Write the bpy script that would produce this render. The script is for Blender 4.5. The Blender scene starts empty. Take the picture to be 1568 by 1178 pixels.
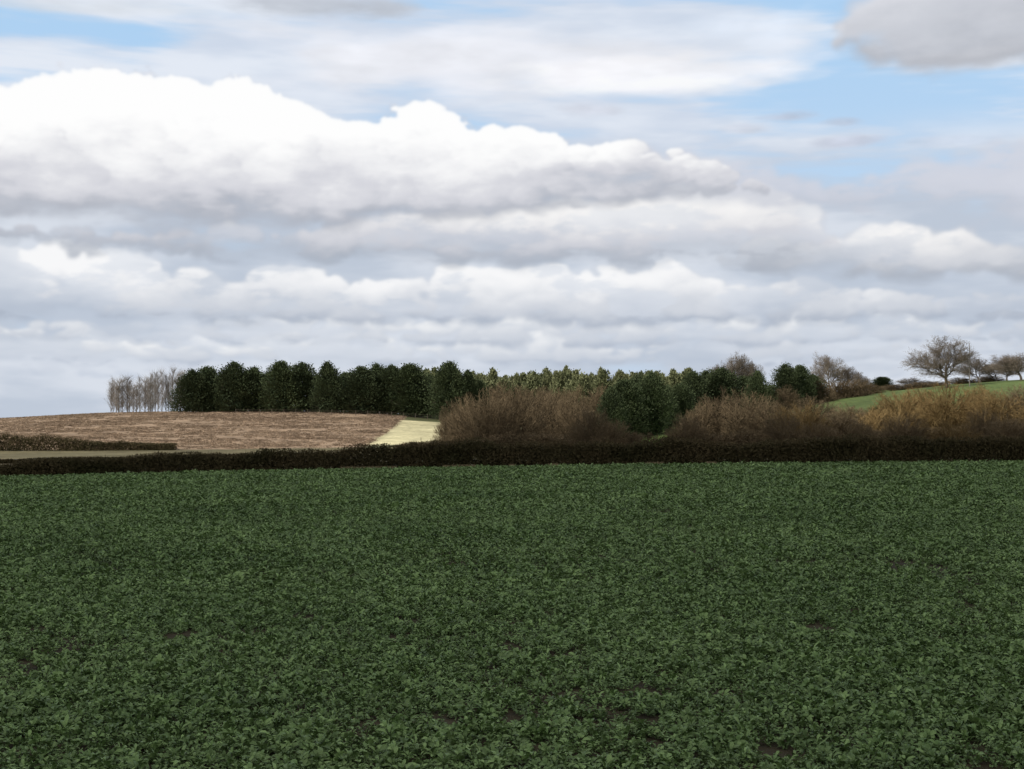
import bpy, math, random, bmesh
import numpy as np
from mathutils import Vector, Quaternion
from mathutils import noise as mn
random.seed(7); rng=np.random.default_rng(7)
scene=bpy.context.scene
F=2178.0; HC=3.2
# ------------------------------------------------------------------ helpers
def link(ob): scene.collection.objects.link(ob); return ob
def mesh_np(name,V,Fc,mats=(),attr=None,smooth=False,midx=None):
    V=np.asarray(V,np.float32); Fc=np.asarray(Fc,np.int32); k=Fc.shape[1]
    me=bpy.data.meshes.new(name)
    me.vertices.add(len(V)); me.vertices.foreach_set('co',V.ravel())
    me.loops.add(Fc.size); me.loops.foreach_set('vertex_index',Fc.ravel())
    me.polygons.add(len(Fc)); me.polygons.foreach_set('loop_start',np.arange(0,Fc.size,k,dtype=np.int32))
    me.polygons.foreach_set('loop_total',np.full(len(Fc),k,np.int32))
    for m in mats: me.materials.append(m)
    if midx is not None: me.polygons.foreach_set('material_index',np.asarray(midx,np.int32))
    me.polygons.foreach_set('use_smooth',np.full(len(Fc),smooth))
    if attr is not None:
        a=me.attributes.new('shade','FLOAT','POINT'); a.data.foreach_set('value',np.asarray(attr,np.float32))
    me.update(calc_edges=True); return me
class Acc:
    def __init__(s): s.V=[];s.F=[];s.A=[];s.M=[];s.n=0
    def add(s,V,Fc,A,m=0):
        s.V.append(V); s.F.append(Fc+s.n); s.A.append(np.broadcast_to(A,(len(V),)) if np.ndim(A)==0 else A); s.M.append(np.full(len(Fc),m)); s.n+=len(V)
    def mesh(s,name,mats,smooth=False):
        return mesh_np(name,np.concatenate(s.V),np.concatenate(s.F),mats,np.concatenate(s.A),smooth,np.concatenate(s.M))
def norm(a): return a/np.maximum(np.linalg.norm(a,axis=-1,keepdims=True),1e-9)
def tubes(P0,P1,R0,R1,k=3):
    P0=np.asarray(P0,float);P1=np.asarray(P1,float);R0=np.asarray(R0,float);R1=np.asarray(R1,float)
    d=norm(P1-P0); ref=np.where(np.abs(d[:,2:3])>0.9,np.array([[1,0,0]]),np.array([[0,0,1]]))
    u=norm(np.cross(d,ref)); w=np.cross(d,u); V=[]
    for P,R in((P0,R0),(P1,R1)):
        for i in range(k):
            a=2*math.pi*i/k; V.append(P+(u*math.cos(a)+w*math.sin(a))*R[:,None])
    V=np.stack(V,1).reshape(-1,3); n=len(P0); b=(np.arange(n)*2*k)[:,None]
    Fc=np.concatenate([b+np.array([[i,(i+1)%k,k+(i+1)%k,k+i]]) for i in range(k)],0)
    return V,Fc
def sprays(P,D,L,W,rg):
    D=norm(D); r=norm(np.cross(D,rg.normal(size=P.shape))); L=L[:,None];W=W[:,None]
    V=np.stack([P-D*L*.5,P+r*W*.5,P+D*L*.5,P-r*W*.5],1).reshape(-1,3)
    return V,np.arange(len(V)).reshape(-1,4)
def vnoise(x,y,seed=0):
    def h(i,j):
        n=(i.astype(np.int64)*374761393+j.astype(np.int64)*668265263+seed*982451653)&0xffffffff
        n=((n^(n>>13))*1274126177)&0xffffffff
        return ((n^(n>>16))&0xffff)/65535.0
    xi=np.floor(x);yi=np.floor(y);fx=x-xi;fy=y-yi;fx=fx*fx*(3-2*fx);fy=fy*fy*(3-2*fy)
    return (h(xi,yi)*(1-fx)+h(xi+1,yi)*fx)*(1-fy)+(h(xi,yi+1)*(1-fx)+h(xi+1,yi+1)*fx)*fy
def fbm(x,y,seed=0,o=5,g=.5):
    s=0;a=1;t=0
    for i in range(o):
        c,d=math.cos(i*1.1),math.sin(i*1.1)
        s=s+a*vnoise((x*c-y*d)*2**i+i*17.3,(x*d+y*c)*2**i-i*9.1,seed+i*13);t+=a;a*=g
    return s/t
def sstep(a,b,x): t=np.clip((x-a)/(b-a),0,1); return t*t*(3-2*t)
# ------------------------------------------------------------------ terrain height
TX=np.array([-250,-115,-96,-60,-27,-14,20,40,61,94,150,250],float)
TY=np.array([150,205,262,325,400,500,700,900],float)
TZ=np.array([[-1.6,-1.6,-1.6,-1.5,-1.3,-1.2,-1.0,-.9,-.6,.2,1,1],
[-1.8,-1.8,-1.8,-1.8,-1.5,-1.0,-.6,1.0,3.2,5.2,7,8],
[.5,1.0,1.5,1.4,0.9,.5,1.0,4.0,6.9,10.2,13.4,15],
[2,3.0,4.5,4.8,4.5,2.6,2,4.6,7.5,10.7,13.8,15],
[1.0,2.0,3.5,4,4,2.5,2,3.5,6,9,11,13],
[-1,0,1,1,1,1,1,2,3,5,6,7],
[-6]*12,[-12]*12])
gx=np.arange(-400,401,4.0); gy=np.arange(-200,1001,4.0)
def field_z(x,y): 
    x=np.clip(x,-70,70);return (np.clip(y,0,150)/110.)**2*(-0.72+0.0155*x-.00015*x*x)
ry=[-200,0,30,60,85,112,118]
rows=[field_z(gx,np.full_like(gx,v)) for v in ry]
for i,v in enumerate(TY): rows.append(np.interp(gx,TX,TZ[i])); ry.append(v)
rows=np.array(rows); ry=np.array(ry)
G=np.stack([np.interp(gy,ry,rows[:,j]) for j in range(len(gx))],1)
k=np.exp(-0.5*(np.arange(-6,7)*4/8.0)**2); k/=k.sum()
def blur(a,ax):
    p=np.pad(a,[(6,6) if i==ax else (0,0) for i in (0,1)],mode='edge')
    return sum(k[i]*np.take(p,np.arange(i,i+a.shape[ax]),axis=ax) for i in range(13))
G=blur(blur(G,0),1)
def H(x,y):
    x=np.asarray(x,float);y=np.asarray(y,float)
    i=np.clip((x+400)/4,0,len(gx)-1.001);j=np.clip((y+200)/4,0,len(gy)-1.001)
    a=i.astype(int);b=j.astype(int);fx=i-a;fy=j-b
    return (G[b,a]*(1-fx)+G[b,a+1]*fx)*(1-fy)+(G[b+1,a]*(1-fx)+G[b+1,a+1]*fx)*fy
# ------------------------------------------------------------------ materials
def newmat(name):
    m=bpy.data.materials.new(name); m.use_nodes=True; nt=m.node_tree; nt.nodes.clear()
    o=nt.nodes.new('ShaderNodeOutputMaterial'); b=nt.nodes.new('ShaderNodeBsdfPrincipled')
    nt.links.new(b.outputs[0],o.inputs[0]); return m,nt,b
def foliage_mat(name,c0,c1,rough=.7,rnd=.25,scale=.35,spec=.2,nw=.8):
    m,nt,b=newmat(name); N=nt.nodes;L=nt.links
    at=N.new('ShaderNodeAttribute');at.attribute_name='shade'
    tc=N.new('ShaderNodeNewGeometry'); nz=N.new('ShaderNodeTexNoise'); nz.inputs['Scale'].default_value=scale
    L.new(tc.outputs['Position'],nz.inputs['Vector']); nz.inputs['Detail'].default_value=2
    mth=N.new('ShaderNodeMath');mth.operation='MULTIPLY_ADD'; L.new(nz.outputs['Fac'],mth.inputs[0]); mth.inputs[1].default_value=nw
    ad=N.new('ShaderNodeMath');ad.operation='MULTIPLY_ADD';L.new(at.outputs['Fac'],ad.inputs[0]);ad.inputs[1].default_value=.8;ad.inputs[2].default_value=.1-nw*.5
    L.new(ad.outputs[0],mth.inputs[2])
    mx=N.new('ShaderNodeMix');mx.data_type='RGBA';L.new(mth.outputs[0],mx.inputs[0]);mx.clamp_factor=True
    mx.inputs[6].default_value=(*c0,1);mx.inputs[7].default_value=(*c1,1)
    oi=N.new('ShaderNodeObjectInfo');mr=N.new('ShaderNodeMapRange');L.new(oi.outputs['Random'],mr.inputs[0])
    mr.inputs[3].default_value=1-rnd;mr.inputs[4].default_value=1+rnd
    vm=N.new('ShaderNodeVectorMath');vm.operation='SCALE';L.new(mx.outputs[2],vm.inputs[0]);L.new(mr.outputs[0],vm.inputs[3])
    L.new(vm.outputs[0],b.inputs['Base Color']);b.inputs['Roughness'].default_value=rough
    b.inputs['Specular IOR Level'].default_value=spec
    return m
M_crop=foliage_mat('crop_leaf',(.062,.112,.030),(.185,.272,.098),.6,.3,.14,.25,1.1)
M_cyp=foliage_mat('cypress_foliage',(.022,.035,.015),(.076,.098,.042),.8,.2,.5)
M_pine=foliage_mat('pine_foliage',(.085,.105,.045),(.24,.25,.125),.8,.2,.12)
M_bark=foliage_mat('bark',(.05,.04,.03),(.16,.13,.10),.9)
M_twig=foliage_mat('grey_twigs',(.085,.070,.055),(.19,.158,.125),.9)
M_pop=foliage_mat('poplar_twigs',(.13,.115,.10),(.27,.245,.215),.9)
M_will=foliage_mat('willow_twigs',(.060,.046,.026),(.185,.135,.078),.9,.22,.2)
M_orng=foliage_mat('orange_willow_twigs',(.095,.068,.028),(.245,.165,.070),.9,.2,.15)
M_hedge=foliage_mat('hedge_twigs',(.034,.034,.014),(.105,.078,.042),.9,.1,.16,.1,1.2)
M_dry=foliage_mat('dry_grass',(.14,.11,.06),(.34,.28,.17),.9)
M_clod=foliage_mat('stubble_clods',(.12,.082,.055),(.37,.28,.195),.9,.35,.08)
# ------------------------------------------------------------------ ground sheet
def axis(lo,hi,step,far):
    a=np.arange(lo,hi+.1,step); s=step; up=[];v=hi
    while v<far: s*=1.25; v+=s; up.append(v)
    s=step;dn=[];v=lo
    while v>-far: s*=1.25; v-=s; dn.append(v)
    return np.concatenate([dn[::-1],a,up])
ax=axis(-135,135,1.0,9000); ay=axis(-40,360,1.0,9000)
X,Y=np.meshgrid(ax,ay)
Z=H(X,Y)
far=np.clip((np.hypot(X,Y)-900)/6000,0,1); Z=Z-25*far
wob=(vnoise(X/9,Y/9,3)-.5)*4
pedge=-22-(Y-225)*.02
plough=sstep(206,209,Y+wob*.5)*sstep(.8,-.8,X-pedge+wob*.35)*sstep(345,335,Y)
dryg=sstep(212,215,Y+wob*.4)*sstep(-.8,.8,X-pedge+wob*.35)*sstep(-4,-8,X)*sstep(305,300,Y)
crop=sstep(111.5,110.5,Y)
strip=sstep(113,116,Y)*sstep(207,204,Y)*sstep(-8,-14,X)
ghill=sstep(40,52,X+wob)*sstep(190,215,Y+wob*3)
scrub=sstep(-8,-4,X)*sstep(114,118,Y)*sstep(215,190,Y+wob*3)
gpatch=sstep(12,14,X)*sstep(34,30,X)*sstep(165,170,Y)*sstep(250,240,Y)
Z=Z+plough*((vnoise(X/1.6,Y/1.6,5)-.5)*.22+(vnoise(X/6,Y/6,6)-.5)*.25)
C=np.ones(X.shape+(3,))*np.array([.060,.065,.030])
def lay(w,c):
    global C
    C=C*(1-w[...,None])+np.array(c)*w[...,None]
lay(scrub,(.10,.085,.042))
lay(strip,(.17,.140,.085)); lay(strip*sstep(160,170,Y),(.12,.105,.058))
lay(plough,(.265,.192,.130)); lay(dryg,(.46,.42,.25)); lay(ghill,(.088,.120,.040)); lay(gpatch,(.12,.19,.05)); lay(crop,(.044,.036,.020))
dv=(.75+.5*fbm(X/5,Y/4,61,4))[...,None];C=np.where((dryg+strip)[...,None]>.5,C*dv,C)
nx,ny=len(ax),len(ay)
idx=np.arange(nx*ny).reshape(ny,nx)
Fc=np.stack([idx[:-1,:-1],idx[:-1,1:],idx[1:,1:],idx[1:,:-1]],-1).reshape(-1,4)
m,nt,b=newmat('ground_soil_and_grass');N=nt.nodes;L=nt.links
at=N.new('ShaderNodeAttribute');at.attribute_name='ground'
ge=N.new('ShaderNodeNewGeometry')
def gnoise(s,d=4):
    n=N.new('ShaderNodeTexNoise');n.inputs['Scale'].default_value=s;n.inputs['Detail'].default_value=d;n.inputs['Roughness'].default_value=.7
    L.new(ge.outputs['Position'],n.inputs['Vector']);return n
n1=gnoise(.9,5);n2=gnoise(.06,3)
r1=N.new('ShaderNodeMapRange');L.new(n1.outputs['Fac'],r1.inputs[0]);r1.inputs[1].default_value=.3;r1.inputs[2].default_value=.7;r1.inputs[3].default_value=.6;r1.inputs[4].default_value=1.4
r2=N.new('ShaderNodeMapRange');L.new(n2.outputs['Fac'],r2.inputs[0]);r2.inputs[1].default_value=.3;r2.inputs[2].default_value=.7;r2.inputs[3].default_value=.75;r2.inputs[4].default_value=1.25
mm=N.new('ShaderNodeMath');mm.operation='MULTIPLY';L.new(r1.outputs[0],mm.inputs[0]);L.new(r2.outputs[0],mm.inputs[1])
vs=N.new('ShaderNodeVectorMath');vs.operation='SCALE';L.new(at.outputs['Color'],vs.inputs[0]);L.new(mm.outputs[0],vs.inputs[3])
L.new(vs.outputs[0],b.inputs['Base Color']);b.inputs['Roughness'].default_value=.95;b.inputs['Specular IOR Level'].default_value=.1
bp=N.new('ShaderNodeBump');bp.inputs['Distance'].default_value=.25;bp.inputs['Strength'].default_value=.7;L.new(n1.outputs['Fac'],bp.inputs['Height']);L.new(bp.outputs[0],b.inputs['Normal'])
me=mesh_np('ground',np.stack([X,Y,Z],-1).reshape(-1,3),Fc,[m],smooth=True)
ca=me.attributes.new('ground','FLOAT_COLOR','POINT');ca.data.foreach_set('color',np.concatenate([C.reshape(-1,3),np.ones((nx*ny,1))],1).astype(np.float32).ravel())
link(bpy.data.objects.new('ground',me))
# ------------------------------------------------------------------ scatter
def scatter(name,P,rot,scl,coll):
    me=bpy.data.meshes.new(name);me.vertices.add(len(P));me.vertices.foreach_set('co',np.asarray(P,np.float32).ravel())
    a=me.attributes.new('rot','FLOAT_VECTOR','POINT');a.data.foreach_set('vector',np.asarray(rot,np.float32).ravel())
    a=me.attributes.new('scl','FLOAT','POINT');a.data.foreach_set('value',np.asarray(scl,np.float32))
    ob=link(bpy.data.objects.new(name,me))
    ng=bpy.data.node_groups.new(name,'GeometryNodeTree')
    ng.interface.new_socket('Geometry',in_out='INPUT',socket_type='NodeSocketGeometry');ng.interface.new_socket('Geometry',in_out='OUTPUT',socket_type='NodeSocketGeometry')
    n=ng.nodes;gi=n.new('NodeGroupInput');go=n.new('NodeGroupOutput');ip=n.new('GeometryNodeInstanceOnPoints')
    ci=n.new('GeometryNodeCollectionInfo');ci.inputs['Collection'].default_value=coll;ci.inputs['Separate Children'].default_value=True;ci.inputs['Reset Children'].default_value=True
    r=n.new('GeometryNodeInputNamedAttribute');r.data_type='FLOAT_VECTOR';r.inputs[0].default_value='rot'
    s=n.new('GeometryNodeInputNamedAttribute');s.data_type='FLOAT';s.inputs[0].default_value='scl'
    ip.inputs['Pick Instance'].default_value=True
    l=ng.links;l.new(gi.outputs[0],ip.inputs['Points']);l.new(ci.outputs[0],ip.inputs['Instance']);l.new(r.outputs['Attribute'],ip.inputs['Rotation']);l.new(s.outputs['Attribute'],ip.inputs['Scale']);l.new(ip.outputs[0],go.inputs[0])
    mo=ob.modifiers.new('scatter','NODES');mo.node_group=ng;return ob
cc=bpy.data.collections.new('crop_variants')
for v in range(7):
    A=Acc();nl=14
    for i in range(nl):
        a=2*math.pi*(i*0.382)+random.uniform(-.3,.3);ln=random.uniform(.045,.110);w=random.uniform(.012,.022);el=random.uniform(.3,1.35)
        start=np.array([math.cos(a)*.02,math.sin(a)*.02,random.uniform(0.01,.10)])
        p=start.copy();pts=[];wd=[.2,.9,1.0,.35];e=el;side=np.array([-math.sin(a),math.cos(a),random.uniform(-.6,.6)])
        for j in range(4):
            pts.append((p-side*w*wd[j],p.copy()-np.array([0,0,.006]),p+side*w*wd[j]))
            p=p+np.array([math.cos(a)*math.cos(e),math.sin(a)*math.cos(e),math.sin(e)])*ln/3;e-=random.uniform(.25,.7)
        V=np.array(pts).reshape(-1,3)
        Fq=np.array([[j*3+q,j*3+q+1,j*3+q+4,j*3+q+3] for j in range(3) for q in (0,1)])
        A.add(V,Fq,random.random())
    cc.objects.link(bpy.data.objects.new('crop_leaf_rosette_%d'%v,A.mesh('crop_leaf_rosette',[M_crop])))
P=[];S=[]
for (y0,y1,cell,sc) in ((7,28,.10,.88),(28,50,.135,1.08),(50,78,.21,1.45),(78,111,.29,1.9)):
    yy=np.arange(y0,y1,cell);hw=.37*y1+6;xx=np.arange(-hw,hw,cell)
    a,bq=np.meshgrid(xx,yy);a=a.ravel()+rng.uniform(-.5,.5,a.size)*cell;bq=bq.ravel()+rng.uniform(-.5,.5,bq.size)*cell
    kp=np.abs(a)<.37*bq+6
    gap=vnoise(a/.30,bq/.30,9)*.55+vnoise(a/.9,bq/.8,8)*.25+vnoise(a/4.5,bq/4.,18)*.2
    kp&=(gap>.31)|(rng.random(a.size)<.22)
    a=a[kp];bq=bq[kp];g=gap[kp];P.append(np.stack([a,bq,H(a,bq)],1));S.append(sc*rng.uniform(.6,1.25,a.size)*(.45+1.05*g))
P=np.concatenate(P);S=np.concatenate(S)
scatter('crop_plants',P,np.stack([rng.normal(0,.25,len(P)),rng.normal(0,.25,len(P)),rng.uniform(0,6.28,len(P))],1),S,cc)
sc=bpy.data.collections.new('stubble_variants')
for v in range(4):
    n=26;Pp=np.stack([rng.normal(0,.22,n),rng.normal(0,.12,n),rng.uniform(0,.10,n)],1)
    V,Fq=sprays(Pp,np.stack([rng.normal(0,1,n),rng.normal(0,.6,n),rng.uniform(.1,.9,n)],1),rng.uniform(.12,.3,n),rng.uniform(.04,.10,n),rng)
    sc.objects.link(bpy.data.objects.new('stubble_tuft_%d'%v,mesh_np('stubble_tuft',V,Fq,[M_clod],np.repeat(rng.random(n),4))))
n=34000;a=rng.uniform(-130,-20,n);bq=rng.uniform(208,335,n);kp=(a<-22-.02*(bq-225));kp&=(vnoise(a/7,bq/2.5,12)*.6+vnoise(a/1.5,bq/1.2,13)*.4)>.38
a=a[kp];bq=bq[kp];P=np.stack([a,bq,H(a,bq)],1)
scatter('field_stubble',P,np.stack([a*0,a*0,rng.normal(0,.5,len(a))],1),rng.uniform(.5,1.6,len(a)),sc)
# ------------------------------------------------------------------ hedges
def hedge(name,pts,hts,width,mat,dens=70,seed=1,up=.5):
    rg=np.random.default_rng(seed);pts=np.array(pts,float);seg=np.hypot(*np.diff(pts,axis=0).T);cum=np.concatenate([[0],np.cumsum(seg)]);Lh=cum[-1]
    hf=lambda s:np.interp(s,np.linspace(0,Lh,len(hts)),hts)*(.70+.34*vnoise(s/5.5,s*0,seed)+.22*vnoise(s/1.9,s*0,seed+3)+.12*(vnoise(s/.6,s*0,seed+5)-.5))
    A=Acc()
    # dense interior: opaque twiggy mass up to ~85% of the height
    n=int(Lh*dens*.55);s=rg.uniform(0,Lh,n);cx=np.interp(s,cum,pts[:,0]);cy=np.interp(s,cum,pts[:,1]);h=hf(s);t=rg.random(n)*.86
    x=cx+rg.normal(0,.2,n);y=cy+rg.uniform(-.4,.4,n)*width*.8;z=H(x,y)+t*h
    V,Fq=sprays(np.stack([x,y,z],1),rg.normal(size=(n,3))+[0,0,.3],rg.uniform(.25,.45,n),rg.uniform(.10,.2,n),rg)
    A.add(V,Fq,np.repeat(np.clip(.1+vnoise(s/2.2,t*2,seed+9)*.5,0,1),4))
    # outer leaves and twigs
    n=int(Lh*dens);s=rg.uniform(0,Lh,n);cx=np.interp(s,cum,pts[:,0]);cy=np.interp(s,cum,pts[:,1]);h=hf(s)
    t=rg.random(n)**.85;w=width*(1.05-.4*t)*(.8+.4*vnoise(s/1.7,t*2,seed+2))
    x=cx+rg.normal(0,.2,n);y=cy+rg.uniform(-1,1,n)*w*.5;z=H(x,y)+t*h
    D=np.stack([rg.normal(0,.8,n),rg.normal(0,.6,n),rg.normal(up,.6,n)],1)
    V,Fq=sprays(np.stack([x,y,z],1),D,rg.uniform(.12,.36,n),rg.uniform(.02,.08,n),rg)
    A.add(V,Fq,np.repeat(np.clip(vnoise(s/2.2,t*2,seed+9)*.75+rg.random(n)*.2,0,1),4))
    ns=int(Lh*6);s=rg.uniform(0,Lh,ns);cx=np.interp(s,cum,pts[:,0]);cy=np.interp(s,cum,pts[:,1])+rg.normal(0,width*.15,ns);h=hf(s)
    p0=np.stack([cx,cy,H(cx,cy)-.05],1);p1=p0+np.stack([rg.normal(0,.3,ns),rg.normal(0,.2,ns),h*rg.uniform(.7,1.2,ns)],1)
    V,Fq=tubes(p0,p1,np.full(ns,.03),np.full(ns,.008));A.add(V,Fq,.3)
    return link(bpy.data.objects.new(name,A.mesh(name,[mat])))
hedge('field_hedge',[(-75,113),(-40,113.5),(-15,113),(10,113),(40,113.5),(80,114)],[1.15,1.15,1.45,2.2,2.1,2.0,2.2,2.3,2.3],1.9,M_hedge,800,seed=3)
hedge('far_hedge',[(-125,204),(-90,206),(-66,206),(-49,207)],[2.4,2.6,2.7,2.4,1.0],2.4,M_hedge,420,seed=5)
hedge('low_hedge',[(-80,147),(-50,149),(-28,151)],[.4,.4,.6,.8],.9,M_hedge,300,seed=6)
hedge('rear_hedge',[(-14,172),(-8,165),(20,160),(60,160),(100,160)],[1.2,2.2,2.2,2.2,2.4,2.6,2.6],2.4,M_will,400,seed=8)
n=9000;x=rng.uniform(-14,16,n);y=rng.normal(111.6,.3,n);kp=(vnoise(x/1.6,x*0,31)>.62);x=x[kp];y=y[kp];n=len(x)
V,Fq=sprays(np.stack([x,y,H(x,y)+.15],1),np.stack([rng.normal(0,.3,n),rng.normal(0,.3,n),np.ones(n)],1),rng.uniform(.25,.55,n),rng.uniform(.015,.04,n),rng)
link(bpy.data.objects.new('field_margin_grass',mesh_np('field_margin_grass',V,Fq,[M_dry],np.repeat(rng.random(n)*.6,4))))
# ------------------------------------------------------------------ trees
def cypress_mesh(seed,h=12.,R=3.4,n=8500,mat=M_cyp,sp=.5,nc=190,low=.03,pw=3.4):
    rg=np.random.default_rng(seed);A=Acc()
    V,Fq=tubes([[0,0,-.3],[0,0,h*.45]],[[0,0,h*.45],[.1,0,h*.9]],[.28,.2],[.2,.04],6);A.add(V,Fq,.3,1)
    t=low+(1-low)*rg.random(nc)**.85;ang=rg.uniform(0,6.28,nc)
    prof=lambda t:(1-np.clip(t,0,1)**pw)**.7*(0.85+.15*np.clip(t/.15,0,1))
    lump=.80+.38*vnoise(ang*1.2+seed*3,t*6,seed)
    r=R*prof(t)*lump*rg.uniform(.72,1.0,nc)
    cz=t*h*.95*(1+.06*(vnoise(ang*1.5,t*0,seed+4)-.5));Cc=np.stack([np.cos(ang)*r,np.sin(ang)*r,cz],1)
    p0=np.stack([cz*0,cz*0,np.maximum(cz-r*.4,.4)],1);V,Fq=tubes(p0,Cc,np.full(nc,.05),np.full(nc,.015));A.add(V,Fq,.3,1)
    kx=rg.integers(0,nc,n);csz=.32+.5*prof(t)
    P=Cc[kx]+rg.normal(size=(n,3))*csz[kx][:,None]*np.array([.8,.8,1.0])
    P[:,2]=np.clip(P[:,2],h*.03,h*1.03)
    D=np.stack([P[:,0],P[:,1],np.full(n,R*.9)],1)+rg.normal(size=(n,3))*.8
    V,Fq=sprays(P,D,rg.uniform(.5,1.1,n)*sp,rg.uniform(.25,.5,n)*sp,rg)
    sh=rg.random(nc);A.add(V,Fq,np.repeat(np.clip(sh[kx]*.7+rg.random(n)*.3,0,1),4),0)
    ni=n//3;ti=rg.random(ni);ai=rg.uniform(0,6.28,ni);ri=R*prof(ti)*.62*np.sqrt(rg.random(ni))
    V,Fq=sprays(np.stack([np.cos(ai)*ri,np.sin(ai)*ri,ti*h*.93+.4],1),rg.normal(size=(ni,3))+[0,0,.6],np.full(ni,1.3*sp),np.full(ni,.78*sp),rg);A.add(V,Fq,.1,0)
    return A.mesh('cypress_crown',[mat,M_bark])
CYP=[cypress_mesh(s) for s in (11,12,13,14)]+[cypress_mesh(15,pw=2.0)]
def at_bearing(sx,d): x=(sx-784)/F*d; return x,float(H(x,d))
def place(name,me,sx,d,top,wpx,h0,w0,rot=None):
    x,z=at_bearing(sx,d);ztop=HC+(640-top)/F*d;h=ztop-z;w=wpx/F*d
    ob=link(bpy.data.objects.new(name,me));ob.location=(x,d,z);ob.scale=(w/w0,w/w0,h/h0);ob.rotation_euler=(0,0,random.uniform(0,6.28) if rot is None else rot);return ob
for i,(sx,w,top,d,v) in enumerate([(295,50,566,322,0),(316,50,561,325,1),(338,34,574,332,2),(358,58,555,322,3),(388,52,562,326,0),(410,36,570,331,1),(430,60,554,322,2),(462,58,556,326,3),(484,30,575,331,1),(502,48,555,321,4),(528,46,570,330,1),(553,56,562,322,2),(577,50,557,327,0),(600,60,560,324,3),(630,62,557,322,1),(658,40,574,330,4),(688,56,555,317,2),(716,40,568,320,4),(735,30,582,322,0),
    (935,46,594,215,4),(956,60,582,222,2),(976,44,574,228,0),(998,56,571,226,3),(1020,36,590,236,1),(1042,46,588,240,1),(1062,48,570,246,2),(1082,48,567,252,0),(1106,60,564,250,3),(1138,46,576,254,1),(1160,42,569,240,4),(1180,30,590,250,1),(1203,44,557,255,0),(1225,44,560,258,2),(1245,34,574,262,3),(1350,36,577,300,1)]):
    place('leyland_cypress',CYP[v],sx,d,top,w*1.10,12.0,7.0)
A=Acc();pv=[]
for s in (31,32,33):
    q=cypress_mesh(s,14,3.4,1700,M_pine,.85,60,.2,1.5);a=np.empty(len(q.vertices)*3,np.float32);q.vertices.foreach_get('co',a);f=np.empty(len(q.polygons)*4,np.int32);q.loops.foreach_get('vertex_index',f);mi=np.empty(len(q.polygons),np.int32);q.polygons.foreach_get('material_index',mi);sh=np.empty(len(q.vertices),np.float32);q.attributes['shade'].data.foreach_get('value',sh);pv.append((a.reshape(-1,3),f.reshape(-1,4),sh,mi))
for i in range(110):
    sx=630+i*3.9+random.uniform(-6,6);d=random.uniform(415,475);x,z=at_bearing(sx,d);a,f,sh,mi=random.choice(pv)
    top=HC+(640-random.triangular(560,584,572)-4*math.sin(sx*.035))/F*d;s=(top-z)/14;an=random.uniform(0,6.28);w=random.uniform(.8,1.5)
    c_,s_=math.cos(an),math.sin(an);V=np.stack([(a[:,0]*c_-a[:,1]*s_)*w+x,(a[:,0]*s_+a[:,1]*c_)*w+d,a[:,2]*s+z],1)
    A.V.append(V);A.F.append(f+A.n);A.A.append(np.clip(sh*.7+random.random()*.4,0,1));A.M.append(mi);A.n+=len(V)
link(bpy.data.objects.new('distant_pine_wood',A.mesh('distant_pine_wood',[M_pine,M_bark])))
def bare_tree(seed,h,mat=M_twig,levels=5,minr=.010,r0=.36,lean=.0):
    rg=random.Random(seed);S=[]
    def limb(p,d,l,r,lev):
        nseg=6 if lev<=1 else (4 if lev==2 else 3);q=p.copy();dd=d.copy()
        for i in range(nseg):
            dd=(dd+Vector((rg.gauss(0,.13),rg.gauss(0,.13),rg.gauss(0.05 if lev else .1,.09)))).normalized();q2=q+dd*(l/nseg)
            ra=max(r*(1-.75*i/nseg),minr);rb=max(r*(1-.75*(i+1)/nseg),minr*.8);S.append((q[:],q2[:],ra,rb))
            if lev<levels:
                f=(i+1)/nseg
                kn=3 if lev==0 else (2 if lev<3 else 1)
                if lev==0 and f<.3: kn=0
                if lev>=3 and rg.random()<.45: kn=2
                for c in range(kn):
                    if rg.random()<.9:
                        ax=dd.orthogonal().normalized();ax.rotate(Quaternion(dd,rg.uniform(0,6.28)));an=rg.uniform(.55,1.2) if lev==0 else rg.uniform(.4,.95)
                        nd=(dd*math.cos(an)+ax*math.sin(an)).normalized();ll=l*(rg.uniform(.62,.8)*(1.05-.4*f) if lev==0 else rg.uniform(.48,.72)*(1.05-.3*f))
                        limb(q2,nd,ll,rb*.66+.006,lev+1)
            q=q2
    limb(Vector((0,0,-.2)),Vector((lean,0,1)).normalized(),h*.82,r0,0)
    P0=np.array([s[0] for s in S]);P1=np.array([s[1] for s in S]);R0=np.array([s[2] for s in S]);R1=np.array([s[3] for s in S])
    V,Fq=tubes(P0,P1,R0,R1);k_=h/np.percentile(V[:,2],99.8);V*=k_;w=np.percentile(np.abs(V[:,:2]),97)*2
    return mesh_np('bare_tree_branches',V,Fq,[mat],np.clip(np.repeat((R0<.05)*.5+.2,6),0,1)),h,w
OAK=[bare_tree(s,10,levels=5) for s in (3,8,9)]
for sx,w,top,d,v,nm in [(1450,100,516,266,0,'bare_oak_tree'),(1276,58,541,295,1,'bare_ash_tree'),(1564,80,541,270,2,'bare_oak_tree'),(1502,58,546,285,1,'bare_ash_tree'),(1526,50,556,292,2,'bare_ash_tree'),(1395,50,578,290,0,'bare_ash_tree'),(1542,50,550,300,0,'bare_ash_tree'),(1610,60,550,280,1,'bare_ash_tree'),(1296,50,560,305,2,'bare_ash_tree'),(1322,40,572,300,0,'bare_ash_tree'),(1092,42,555,380,1,'bare_poplar_tree'),(1132,50,540,385,2,'bare_poplar_tree'),(1112,40,548,383,0,'bare_poplar_tree'),(1158,40,551,390,1,'bare_poplar_tree')]:
    me,h,w0=OAK[v];place(nm,me,sx,d,top,w,h,w0)
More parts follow.
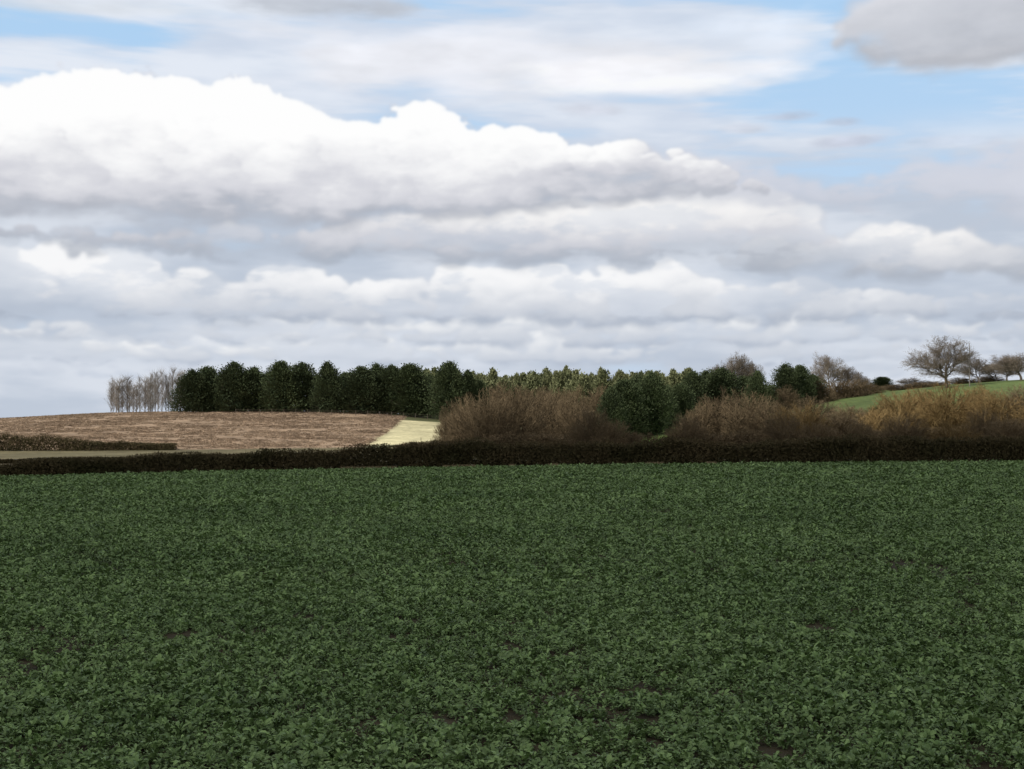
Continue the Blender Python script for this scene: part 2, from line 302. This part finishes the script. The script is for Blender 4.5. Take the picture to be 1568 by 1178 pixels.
def poplar(seed,h=11.,mat=M_pop):
    rg=np.random.default_rng(seed);A=Acc();nb=80
    V,Fq=tubes([[0,0,-.2],[0,0,h*.5]],[[0,0,h*.5],[.1,.1,h]],[.12,.08],[.08,.015],5);A.add(V,Fq,.3)
    t=rg.uniform(.02,.93,nb);a=rg.uniform(0,6.28,nb);l=(1-t)*h*.36+.7;tilt=rg.uniform(.3,.95,nb)
    p0=np.stack([a*0,a*0,t*h],1);D=np.stack([np.cos(a)*tilt,np.sin(a)*tilt,np.ones(nb)],1);D=norm(D);p1=p0+D*l[:,None]*rg.uniform(.6,1,nb)[:,None]
    V,Fq=tubes(p0,p1,np.full(nb,.03),np.full(nb,.012));A.add(V,Fq,.5)
    n=nb*11;k_=rg.integers(0,nb,n);u=rg.random(n)[:,None];q0=p0[k_]*(1-u)+p1[k_]*u;q1=q0+(D[k_]+rg.normal(size=(n,3))*.45+[0,0,.2])*rg.uniform(.4,1.2,n)[:,None]
    V,Fq=tubes(q0,q1,np.full(n,.014),np.full(n,.007));A.add(V,Fq,.8);return A.mesh('poplar_branches',[mat])
POP=[poplar(s) for s in (21,22,23)]
px=170.
while px<288:
    place('bare_poplar_tree',POP[random.randrange(3)],px,random.uniform(333,360),float(np.interp(px,[168,185,205,225,245,265,288],[578,574,584,574,569,566,572]))+random.uniform(-3,9),random.uniform(22,40),11.2,5.6);px+=random.choice([3,4,5,6,8])
def shrub(seed,mat,R=4.,h=6.,ns=280,nt=30):
    rg=np.random.default_rng(seed);A=Acc()
    b0=np.stack([rg.normal(0,R*.28,ns),rg.normal(0,R*.28,ns),np.full(ns,-.1)],1)
    th=rg.uniform(0,6.28,ns);ph=np.arccos(rg.uniform(.05,1,ns));lump=.72+.45*vnoise(th*1.3,ph*3,seed)
    e=np.stack([np.cos(th)*np.sin(ph)*R,np.sin(th)*np.sin(ph)*R,np.cos(ph)*h],1)*lump[:,None];e[:,2]=np.maximum(e[:,2],.6)
    mid=(b0+e)/2+np.stack([e[:,0]*-.08,e[:,1]*-.08,e[:,2]*.12],1)
    V,Fq=tubes(b0,mid,np.full(ns,.05),np.full(ns,.035));A.add(V,Fq,.25)
    V,Fq=tubes(mid,e,np.full(ns,.035),np.full(ns,.012));A.add(V,Fq,.4)
    n=ns*nt;k_=rg.integers(0,ns,n);t=rg.uniform(.05,1.0,n)[:,None];base=mid[k_]*(1-t)+e[k_]*t
    D=norm(e[k_]-mid[k_])*.8+rg.normal(size=(n,3))*.65+[0,0,.25]
    V,Fq=sprays(base+norm(D)*.3,D,rg.uniform(.35,1.0,n),rg.uniform(.015,.042,n),rg)
    A.add(V,Fq,np.repeat(np.clip(rg.random(ns)[k_]*.6+rg.random(n)*.4,0,1),4));return A.mesh('shrub_twigs',[mat])
SW=[shrub(s,M_will) for s in (41,42,43)];SO=[shrub(s,M_orng) for s in (51,52,53)]
for i,(sx,w,top,d,o) in enumerate([(700,60,622,176,0),(722,80,608,172,0),(752,90,601,168,0),(795,110,598,170,0),(838,100,602,178,0),(880,90,610,170,0),(905,80,630,150,0),(935,80,645,148,0),(965,60,658,148,0),
  (1050,70,640,160,0),(1072,80,618,170,0),(1108,100,601,172,0),(1150,100,606,168,0),(1190,90,616,165,0),(1235,110,624,160,1),(1240,90,612,200,0),(1285,110,632,160,0),(1300,90,620,195,0),(1340,100,630,165,1),(1350,90,616,200,1),(1385,100,604,185,1),(1412,90,598,195,1),(1450,110,594,182,1),(1490,90,595,188,1),(1526,100,602,178,1),(1562,90,592,190,0),(1620,120,598,175,1),(1205,80,640,150,0),(1260,80,648,150,0),(1320,60,645,148,0),(1380,90,640,150,0),(1460,90,648,150,1),(1545,90,636,150,0),(1500,60,630,155,0),
  (690,50,630,180,0),(760,70,588,330,0),(800,60,598,330,0),(830,70,594,300,0),(855,60,598,310,0),(880,60,598,290,0),(920,60,592,330,0),(1200,60,592,250,0),(1225,60,588,262,0),(1252,60,584,262,0),(1280,60,584,268,0),(1305,60,583,268,0),(1330,50,586,275,0),(1375,60,588,285,0),(1405,50,586,285,0),(1020,60,600,280,0),(1150,70,592,262,0),(1430,50,584,290,0),(1475,50,578,290,0),(1515,50,575,295,0)]):
    place('willow_shrub' if o else 'bare_shrub',(SO if o else SW)[i%3],sx,d,top,w*1.05,5.7,7.2)
# ------------------------------------------------------------------ pole and fence
A=Acc();V,Fq=tubes([[0,0,-.3],[0,0,4.0]],[[0,0,4.0],[0,0,7.9]],[.09,.075],[.075,.06],8);A.add(V,Fq,.6)
V,Fq=tubes([[0,.06,7.6],[0,-.06,7.2],[0,0,7.9]],[[0,.2,7.6],[0,-.2,7.2],[0,0,8.05]],[.03]*3,[.04]*3,6);A.add(V,Fq,.9)
po=link(bpy.data.objects.new('utility_pole',A.mesh('utility_pole',[M_pop])));x,z=at_bearing(1485,262);po.location=(x,262,z);po.rotation_euler=(0,0,1.2)
A=Acc();xs=np.arange(-60,-13,2.6)
for x in xs:
    y=309+.02*(x+60);V,Fq=tubes([[x,y,H(x,y)-.1]],[[x,y,H(x,y)+1.25]],[.06],[.05],5);A.add(V,Fq,.6)
for hh in(.45,.8,1.12):
    p=np.array([[x,309+.02*(x+60)-.07,H(x,309+.02*(x+60))+hh] for x in xs]);V,Fq=tubes(p[:-1],p[1:],np.full(len(p)-1,.012),np.full(len(p)-1,.012));A.add(V,Fq,.8)
link(bpy.data.objects.new('wire_fence',A.mesh('wire_fence',[M_bark])))
# ------------------------------------------------------------------ sun, shadow cloud
SE=math.radians(38);sd=np.array([-.8,-.6]);sdir=Vector((sd[0]*math.cos(SE),sd[1]*math.cos(SE),math.sin(SE)))
sl=bpy.data.lights.new('sun','SUN');sl.energy=4.3;sl.angle=math.radians(.53);sl.color=(1,.95,.87)
so=link(bpy.data.objects.new('sun',sl));so.rotation_euler=sdir.to_track_quat('Z','Y').to_euler()
bm=bmesh.new();bmesh.ops.create_icosphere(bm,subdivisions=5,radius=1)
for v in bm.verts:
    c=v.co.copy();q=1+.10*mn.fractal(c*2.2,1,2,4)+.04*abs(mn.noise(c*7));v.co=Vector((c.x*q*330,c.y*q*142,max(c.z*q,-.25)*45))
cm=bpy.data.meshes.new('cloud');bm.to_mesh(cm);bm.free()
for p in cm.polygons:p.use_smooth=True
mc,nt,b=newmat('cloud_white');b.inputs['Roughness'].default_value=1
nn=nt.nodes.new('ShaderNodeTexNoise');nn.inputs['Scale'].default_value=3;cr=nt.nodes.new('ShaderNodeValToRGB');cr.color_ramp.elements[0].color=(.75,.77,.8,1);cr.color_ramp.elements[1].color=(.9,.9,.9,1);nt.links.new(nn.outputs['Fac'],cr.inputs[0]);nt.links.new(cr.outputs[0],b.inputs['Base Color'])
cm.materials.append(mc);HCl=380;off=HCl/math.tan(SE)
co=link(bpy.data.objects.new('cloud',cm));co.location=(sd[0]*off-20,sd[1]*off+16,HCl)
# ------------------------------------------------------------------ world
w=bpy.data.worlds.new('World');scene.world=w;w.use_nodes=True;nt=w.node_tree;N=nt.nodes;L=nt.links;N.clear()
sky=N.new('ShaderNodeTexSky');sky.sky_type='NISHITA';sky.sun_disc=False;sky.sun_elevation=SE;sky.sun_rotation=math.atan2(sd[0],sd[1])%(2*math.pi);sky.dust_density=1.5
tc=N.new('ShaderNodeTexCoord');mp=N.new('ShaderNodeMapping');mp.inputs['Scale'].default_value=(2,2,6);L.new(tc.outputs['Generated'],mp.inputs[0])
nz=N.new('ShaderNodeTexNoise');nz.inputs['Scale'].default_value=1.3;nz.inputs['Detail'].default_value=5;L.new(mp.outputs[0],nz.inputs['Vector'])
mr=N.new('ShaderNodeMapRange');L.new(nz.outputs['Fac'],mr.inputs[0]);mr.inputs[1].default_value=.36;mr.inputs[2].default_value=.5
cr=N.new('ShaderNodeValToRGB');L.new(nz.outputs['Fac'],cr.inputs[0]);cr.color_ramp.elements[0].position=.4;cr.color_ramp.elements[0].color=(5.2,5.3,5.5,1);cr.color_ramp.elements[1].position=.6;cr.color_ramp.elements[1].color=(9.2,9.1,9.0,1)
mx=N.new('ShaderNodeMix');mx.data_type='RGBA';L.new(mr.outputs[0],mx.inputs[0]);L.new(sky.outputs[0],mx.inputs[6]);L.new(cr.outputs[0],mx.inputs[7])
bg=N.new('ShaderNodeBackground');bg.inputs[1].default_value=.1;L.new(mx.outputs[2],bg.inputs[0]);wo=N.new('ShaderNodeOutputWorld');L.new(bg.outputs[0],wo.inputs[0])
# ------------------------------------------------------------------ sky backdrop dome: cumulus rows built on a far shell
st=1.7
aA=np.concatenate([np.arange(-2600,-800,20),np.arange(-800,800,st),np.arange(800,2601,20)])
eE=np.concatenate([np.arange(-160,-12,12),np.arange(-12,640,st),np.arange(640,1400,15)])
AA,EE=np.meshgrid(aA,eE)
def prof(pts,elev=True):
    p=sorted((math.atan((s-784)/F)*F,((640-v)*math.cos(math.atan((s-784)/F)) if elev else v)) for s,v in pts);xs_,vs_=zip(*p)
    return lambda a:np.interp(a,xs_,vs_)
def srgb(*c): return np.array([((v/255+.055)/1.055)**2.4 for v in c])
def gb(a,s):
    r=int(math.ceil(s*2.5));kk=np.exp(-.5*(np.arange(-r,r+1)/s)**2);kk/=kk.sum()
    for ax_ in (0,1):
        p=np.pad(a,[(r,r) if i==ax_ else (0,0) for i in (0,1)],mode='edge');a=sum(kk[i]*np.take(p,np.arange(i,i+a.shape[ax_]),axis=ax_) for i in range(2*r+1))
    return a
wx=(fbm(AA/60,EE/45,101,4)-.5)*34;wy=(fbm(AA/60,EE/45,202,4)-.5)*26
Aw=AA+wx;Ew=EE+wy
fine=fbm(AA/16,EE/12,55,4,.6)-.5; medn=fbm(AA/45,EE/26,66,5,.55)-.5; big=fbm(AA/230,EE/70,77,5,.55);soft=fbm(AA/95,EE/34,91,4,.5)-.5
tb=np.clip(EE/620,0,1)[...,None]
IM=srgb(202,221,241)*(1-tb)+srgb(172,208,242)*tb
cov=prof([(0,.03),(200,.12),(330,.48),(500,.5),(720,.40),(1000,.32),(1200,.14),(1400,.02),(1568,.02)],False)(AA)
streak=fbm(AA/300+EE/200,EE/38,88,5,.55)
va=sstep(.42,.82,streak+cov*.7)*.88
lowm=sstep(470,380,EE)*sstep(.30,.52,big*.7+streak*.3+sstep(400,250,EE)*.22)*.92
up_=sstep(330,460,EE)[...,None]
vlo=srgb(190,199,213)*(1-up_)+srgb(210,218,232)*up_;vhi=srgb(218,223,232)*(1-up_)+srgb(233,237,245)*up_
q_=sstep(.36,.64,big*.6+streak*.4)[...,None];vc=vlo*(1-q_)+vhi*q_
va=np.maximum(va,lowm)
IM=IM*(1-va[...,None])+vc*va[...,None]
rc=np.random.default_rng(99)
def cloudrow(top,base,br,n,rs=(.22,.5),lo=(170,177,189),mid=(209,212,219),hi=(252,252,252),op=1.,edge=.22,wb=26,sq=.75,rel=.5,seed=0,rmin=9,rmax=60,lump=.15,bl=1.6,thin=.0):
    global IM
    T,B,R=prof(top),prof(base),prof(br,False)
    xs_=[math.atan((s-784)/F)*F for s,_ in top];a0,a1=min(xs_),max(xs_)
    V=np.zeros(AA.shape);AL=np.zeros(AA.shape)
    ca_=rc.uniform(a0,a1,n*3);th=T(ca_)-B(ca_);kk=(th>7)&(rc.random(n*3)<np.clip(.15+th/60,0,1));ca_=ca_[kk][:n];th=th[kk][:n]
    u=rc.random(len(ca_))**.8;r=np.clip(th*rc.uniform(rs[0],rs[1],len(th)),rmin,rmax);r=np.minimum(r,th*.62+4)
    ce=B(ca_)+(th-r*sq)*(.12+.88*u)
    order=np.argsort(-ce+rc.normal(0,8,len(ce)))
    for i in order:
        rr=r[i];ext=rr*1.5
        i0,i1=np.searchsorted(aA,[ca_[i]-ext-18,ca_[i]+ext+18]);j0,j1=np.searchsorted(eE,[ce[i]-ext-14,ce[i]+ext+14])
        if i1<=i0 or j1<=j0: continue
        sl_=(slice(j0,j1),slice(i0,i1))
        dx=(Aw[sl_]-ca_[i])/rr;dy=(Ew[sl_]-ce[i])/(rr*sq);d=np.sqrt(dx*dx+dy*dy)*(1+medn[sl_]*.7+fine[sl_]*.3)
        al=np.where(dy>0,sstep(1.,1-edge,d),sstep(1.05,.3,d))
        nz_=np.sqrt(np.clip(1-d*d,0,1));lit=(-.42*dx+.72*dy+.55*nz_)
        tt=(EE[sl_]-B(AA[sl_]))/np.maximum(T(AA[sl_])-B(AA[sl_]),22)
        v=np.clip(tt,0,1.1)**.8*R(AA[sl_])*.9+lump*(lit-.3)
        V[sl_]=V[sl_]*(1-al)+v*al;AL[sl_]=AL[sl_]+(1-AL[sl_])*al
    V=gb(V*AL,bl)/np.maximum(gb(AL,bl),1e-3);AL=gb(AL,.7+bl*.25)
    bb=EE-B(AA)+soft*wb*1.8+medn*wb*.6
    V=V+rel*(soft*.7+medn*.35+fine*.12)
    V=V*(.35+.65*sstep(-wb*.2,wb*1.6,bb))
    AL=AL*sstep(-wb*.6,wb*.8,bb)*op
    if thin: AL=AL*(1-thin*sstep(.05,-.12,soft+.4*medn))
    c=srgb(*lo)*(1-sstep(.0,.42,V))[...,None]+srgb(*mid)*sstep(.0,.42,V)[...,None]
    h=sstep(.36,.95,V)[...,None];c=c*(1-h)+srgb(*hi)*h
    IM=IM*(1-AL[...,None])+c*AL[...,None]
def E_(s): return [(-700,s),(2300,s)]
def sheet(cx,cy,wx_,wy_,col,op,s1=90,s2=40,seed=5,hard=.35):
    global IM
    a=math.atan((cx-784)/F)*F;e=(640-cy)*math.cos(a/F)
    d=np.sqrt(((AA-a)/wx_)**2+((EE-e)/wy_)**2)+(fbm(AA/s1,EE/s2,seed,5)-.5)*1.1
    al=(sstep(1.,1-hard,d)*op)[...,None];sh=(1+.35*(fbm(AA/s1*1.5,EE/s2*1.5,seed+3,4)-.5))[...,None]*srgb(*col)
    IM=IM*(1-al)+np.minimum(sh,1)*al
sheet(760,85,430,75,(236,238,245),.9,200,50,5,.6)
sheet(980,105,280,50,(247,247,251),.85,150,40,15,.6)
sheet(600,90,220,50,(234,236,243),.8,120,40,16,.6)
sheet(470,5,160,30,(190,196,206),.85,90,30,17,.6)
sheet(130,0,260,22,(216,222,230),.7,120,30,18,.6)
sheet(1190,40,150,50,(224,234,248),.6,120,50,19,.8)
cloudrow([(1260,100),(1300,20),(1360,-60),(1600,-90),(1900,-60),(2000,60)],[(1260,90),(1300,72),(1350,105),(1430,120),(1500,112),(1600,95),(2000,60)],[(1300,.8),(1568,.65)],60,(.3,.6),lo=(182,185,193),mid=(203,205,212),hi=(230,230,235),op=.95,edge=.6,rmin=20,rmax=80,rel=.5,bl=3,lump=.1)
cloudrow([(-500,560),(0,550),(150,545),(300,556),(600,553),(900,556),(1100,546),(1300,553),(1568,550),(2100,552)],E_(574),E_(.6),260,(.3,.6),lo=(182,194,212),mid=(204,211,223),hi=(228,232,239),op=.55,edge=.7,wb=10,sq=.35,rmin=10,rmax=26,lump=.06,bl=2.2,thin=.8)
cloudrow([(-500,500),(0,498),(70,490),(170,500),(215,520),(260,500),(310,507),(345,525),(380,512),(430,502),(560,505),(640,528),(700,515),(760,502),(870,505),(940,530),(1020,520),(1100,512),(1250,520),(1300,535),(1400,520),(2100,515)],E_(547),[(0,1.05),(250,1.15),(450,1.1),(600,.85),(800,1.0),(1000,.65),(1568,.5)],420,(.3,.65),lo=(178,188,204),mid=(205,211,221),hi=(245,246,247),edge=.5,wb=12,sq=.4,rmin=8,rmax=30,op=.9,lump=.11,bl=1.6,thin=.65)
cloudrow([(-500,470),(0,486),(150,488),(260,486),(330,478),(420,466),(480,480),(560,478),(650,486),(720,478),(900,478),(970,490),(1060,482),(1150,472),(1180,476),(1240,460),(1270,476),(1300,462),(1350,450),(1400,462),(1440,485),(1568,490),(2100,480)],E_(510),[(0,.6),(420,1.05),(700,.95),(1000,.8),(1220,1.25),(1370,1.2),(1568,.4)],420,(.3,.6),lo=(176,186,202),mid=(204,210,220),hi=(245,246,247),edge=.45,wb=12,sq=.45,rmin=7,rmax=28,op=.9,lump=.11,bl=1.6,thin=.65)
cloudrow([(-500,380),(0,372),(60,380),(90,364),(150,360),(190,378),(215,392),(255,415),(270,404),(330,402),(345,412),(380,398),(480,396),(530,420),(590,425),(640,400),(700,398),(840,400),(885,425),(940,412),(1000,398),(1065,398),(1100,430),(1160,425),(1230,415),(1290,440),(1568,450),(2100,430)],E_(472),[(0,.85),(110,1.35),(190,1.25),(260,.85),(400,.95),(700,1.05),(1000,1.05),(1200,.7),(1568,.4)],520,(.25,.55),lo=(170,180,196),mid=(206,211,220),hi=(249,249,250),edge=.28,wb=22,sq=.58,rmin=9,rmax=42,lump=.14,bl=1.6,thin=.55,op=.95)
cloudrow([(1080,400),(1120,378),(1180,352),(1215,356),(1250,362),(1290,342),(1360,332),(1430,340),(1455,352),(1480,342),(1530,360),(1568,365),(2100,360)],[(1080,412),(1300,425),(2100,435)],[(1100,.8),(1300,1.1),(1400,1.15),(1500,.75),(1568,.5)],180,(.25,.55),hi=(246,245,245),edge=.4,wb=28,rmin=9,rmax=38,lump=.13,bl=1.8,thin=.3)
cloudrow([(-500,300),(0,340),(200,350),(300,345),(340,330),(380,330),(410,350),(560,330),(660,312),(700,300),(740,296),(800,300),(860,285),(910,296),(950,276),(1000,285),(1080,262),(1130,275),(1180,268),(1220,300),(1260,350),(1300,385),(1360,395)],[(-500,380),(0,380),(300,395),(600,404),(900,404),(1200,398),(1300,402),(1360,402)],[(0,.35),(300,.55),(350,1.05),(430,.55),(640,.75),(720,1.2),(860,1.2),(950,1.35),(1130,1.3),(1250,.85)],420,(.22,.5),lo=(168,176,189),mid=(207,209,217),hi=(245,244,244),edge=.45,wb=38,rmin=10,rmax=48,lump=.14,bl=2.0,thin=.35)
cloudrow([(880,235),(960,205),(1040,215),(1120,225),(1200,245),(1260,270),(1330,260),(1420,230),(1500,215),(1568,205),(2100,200)],[(880,270),(1000,300),(1200,320),(1300,330),(1568,345),(2100,350)],[(880,.6),(960,.8),(1100,.7),(1300,.6),(1568,.5)],220,(.25,.5),lo=(196,201,213),mid=(210,213,224),hi=(236,236,242),op=.82,edge=.8,wb=50,rmin=16,rmax=60,lump=.08,bl=4,thin=.6)
cloudrow([(-500,140),(-100,100),(0,126),(50,116),(85,100),(120,97),(160,92),(200,98),(225,114),(260,106),(300,112),(350,104),(395,114),(425,135),(440,162),(500,164),(560,160),(600,150),(650,152),(690,168),(715,184),(760,176),(800,180),(830,200),(870,222),(920,218),(960,196),(1000,210),(1060,235),(1120,262),(1180,290)],[(-500,335),(0,335),(150,350),(300,356),(420,352),(700,340),(900,320),(1100,300),(1180,300)],[(0,1.2),(350,1.3),(420,1.25),(470,1.05),(640,1.2),(800,1.1),(880,.85),(960,.95),(1100,.6)],620,(.14,.40),lo=(174,179,190),mid=(214,215,222),hi=(254,254,254),edge=.14,wb=50,rmin=12,rmax=66,lump=.2,bl=1.1,rel=.7)
for q,(cx,cy,ww,hh,col,op) in enumerate([(1200,178,60,12,(192,202,220),.8),(1290,185,40,9,(194,204,222),.7),(1290,215,60,14,(200,206,222),.7),(1140,195,50,10,(208,213,225),.6),(1450,215,90,12,(204,214,230),.6),(900,165,70,14,(210,214,226),.6)]):
    sheet(cx,cy,ww,hh,col,op,50,18,40+q,.8)
edge_=sstep(-2600,-1900,AA)*sstep(2600,1900,AA)*sstep(1385,1000,EE)
az=AA/F;el=np.arctan(EE/F);Rr=12000
V=np.stack([np.sin(az)*np.cos(el)*Rr,np.cos(az)*np.cos(el)*Rr,np.sin(el)*Rr],-1).reshape(-1,3)
nx,ny=len(aA),len(eE);idx=np.arange(nx*ny).reshape(ny,nx)
Fc=np.stack([idx[:-1,:-1],idx[:-1,1:],idx[1:,1:],idx[1:,:-1]],-1).reshape(-1,4)
ms=bpy.data.materials.new('sky_clouds');ms.use_nodes=True;nt=ms.node_tree;N=nt.nodes;L=nt.links;N.clear()
a1=N.new('ShaderNodeAttribute');a1.attribute_name='sky';em=N.new('ShaderNodeEmission');L.new(a1.outputs['Color'],em.inputs[0]);tr=N.new('ShaderNodeBsdfTransparent');mi=N.new('ShaderNodeMixShader');o=N.new('ShaderNodeOutputMaterial')
L.new(a1.outputs['Alpha'],mi.inputs[0]);L.new(tr.outputs[0],mi.inputs[1]);L.new(em.outputs[0],mi.inputs[2]);L.new(mi.outputs[0],o.inputs[0])
ms.cycles.emission_sampling='NONE'
me=mesh_np('sky',V,Fc,[ms],smooth=True)
ca=me.attributes.new('sky','FLOAT_COLOR','POINT');ca.data.foreach_set('color',np.concatenate([np.clip(IM,0,1).reshape(-1,3),edge_.reshape(-1,1)],1).astype(np.float32).ravel())
link(bpy.data.objects.new('sky',me))
# ------------------------------------------------------------------ camera
cd=bpy.data.cameras.new('camera');cd.lens=50;cd.sensor_width=36;cd.clip_end=30000;cd.clip_start=.1
cam=link(bpy.data.objects.new('camera',cd));cam.location=(0,0,HC);cam.rotation_euler=(math.radians(90)+math.atan(51/F),0,0);scene.camera=cam
scene.view_settings.view_transform='Standard';scene.view_settings.look='None';scene.view_settings.exposure=0
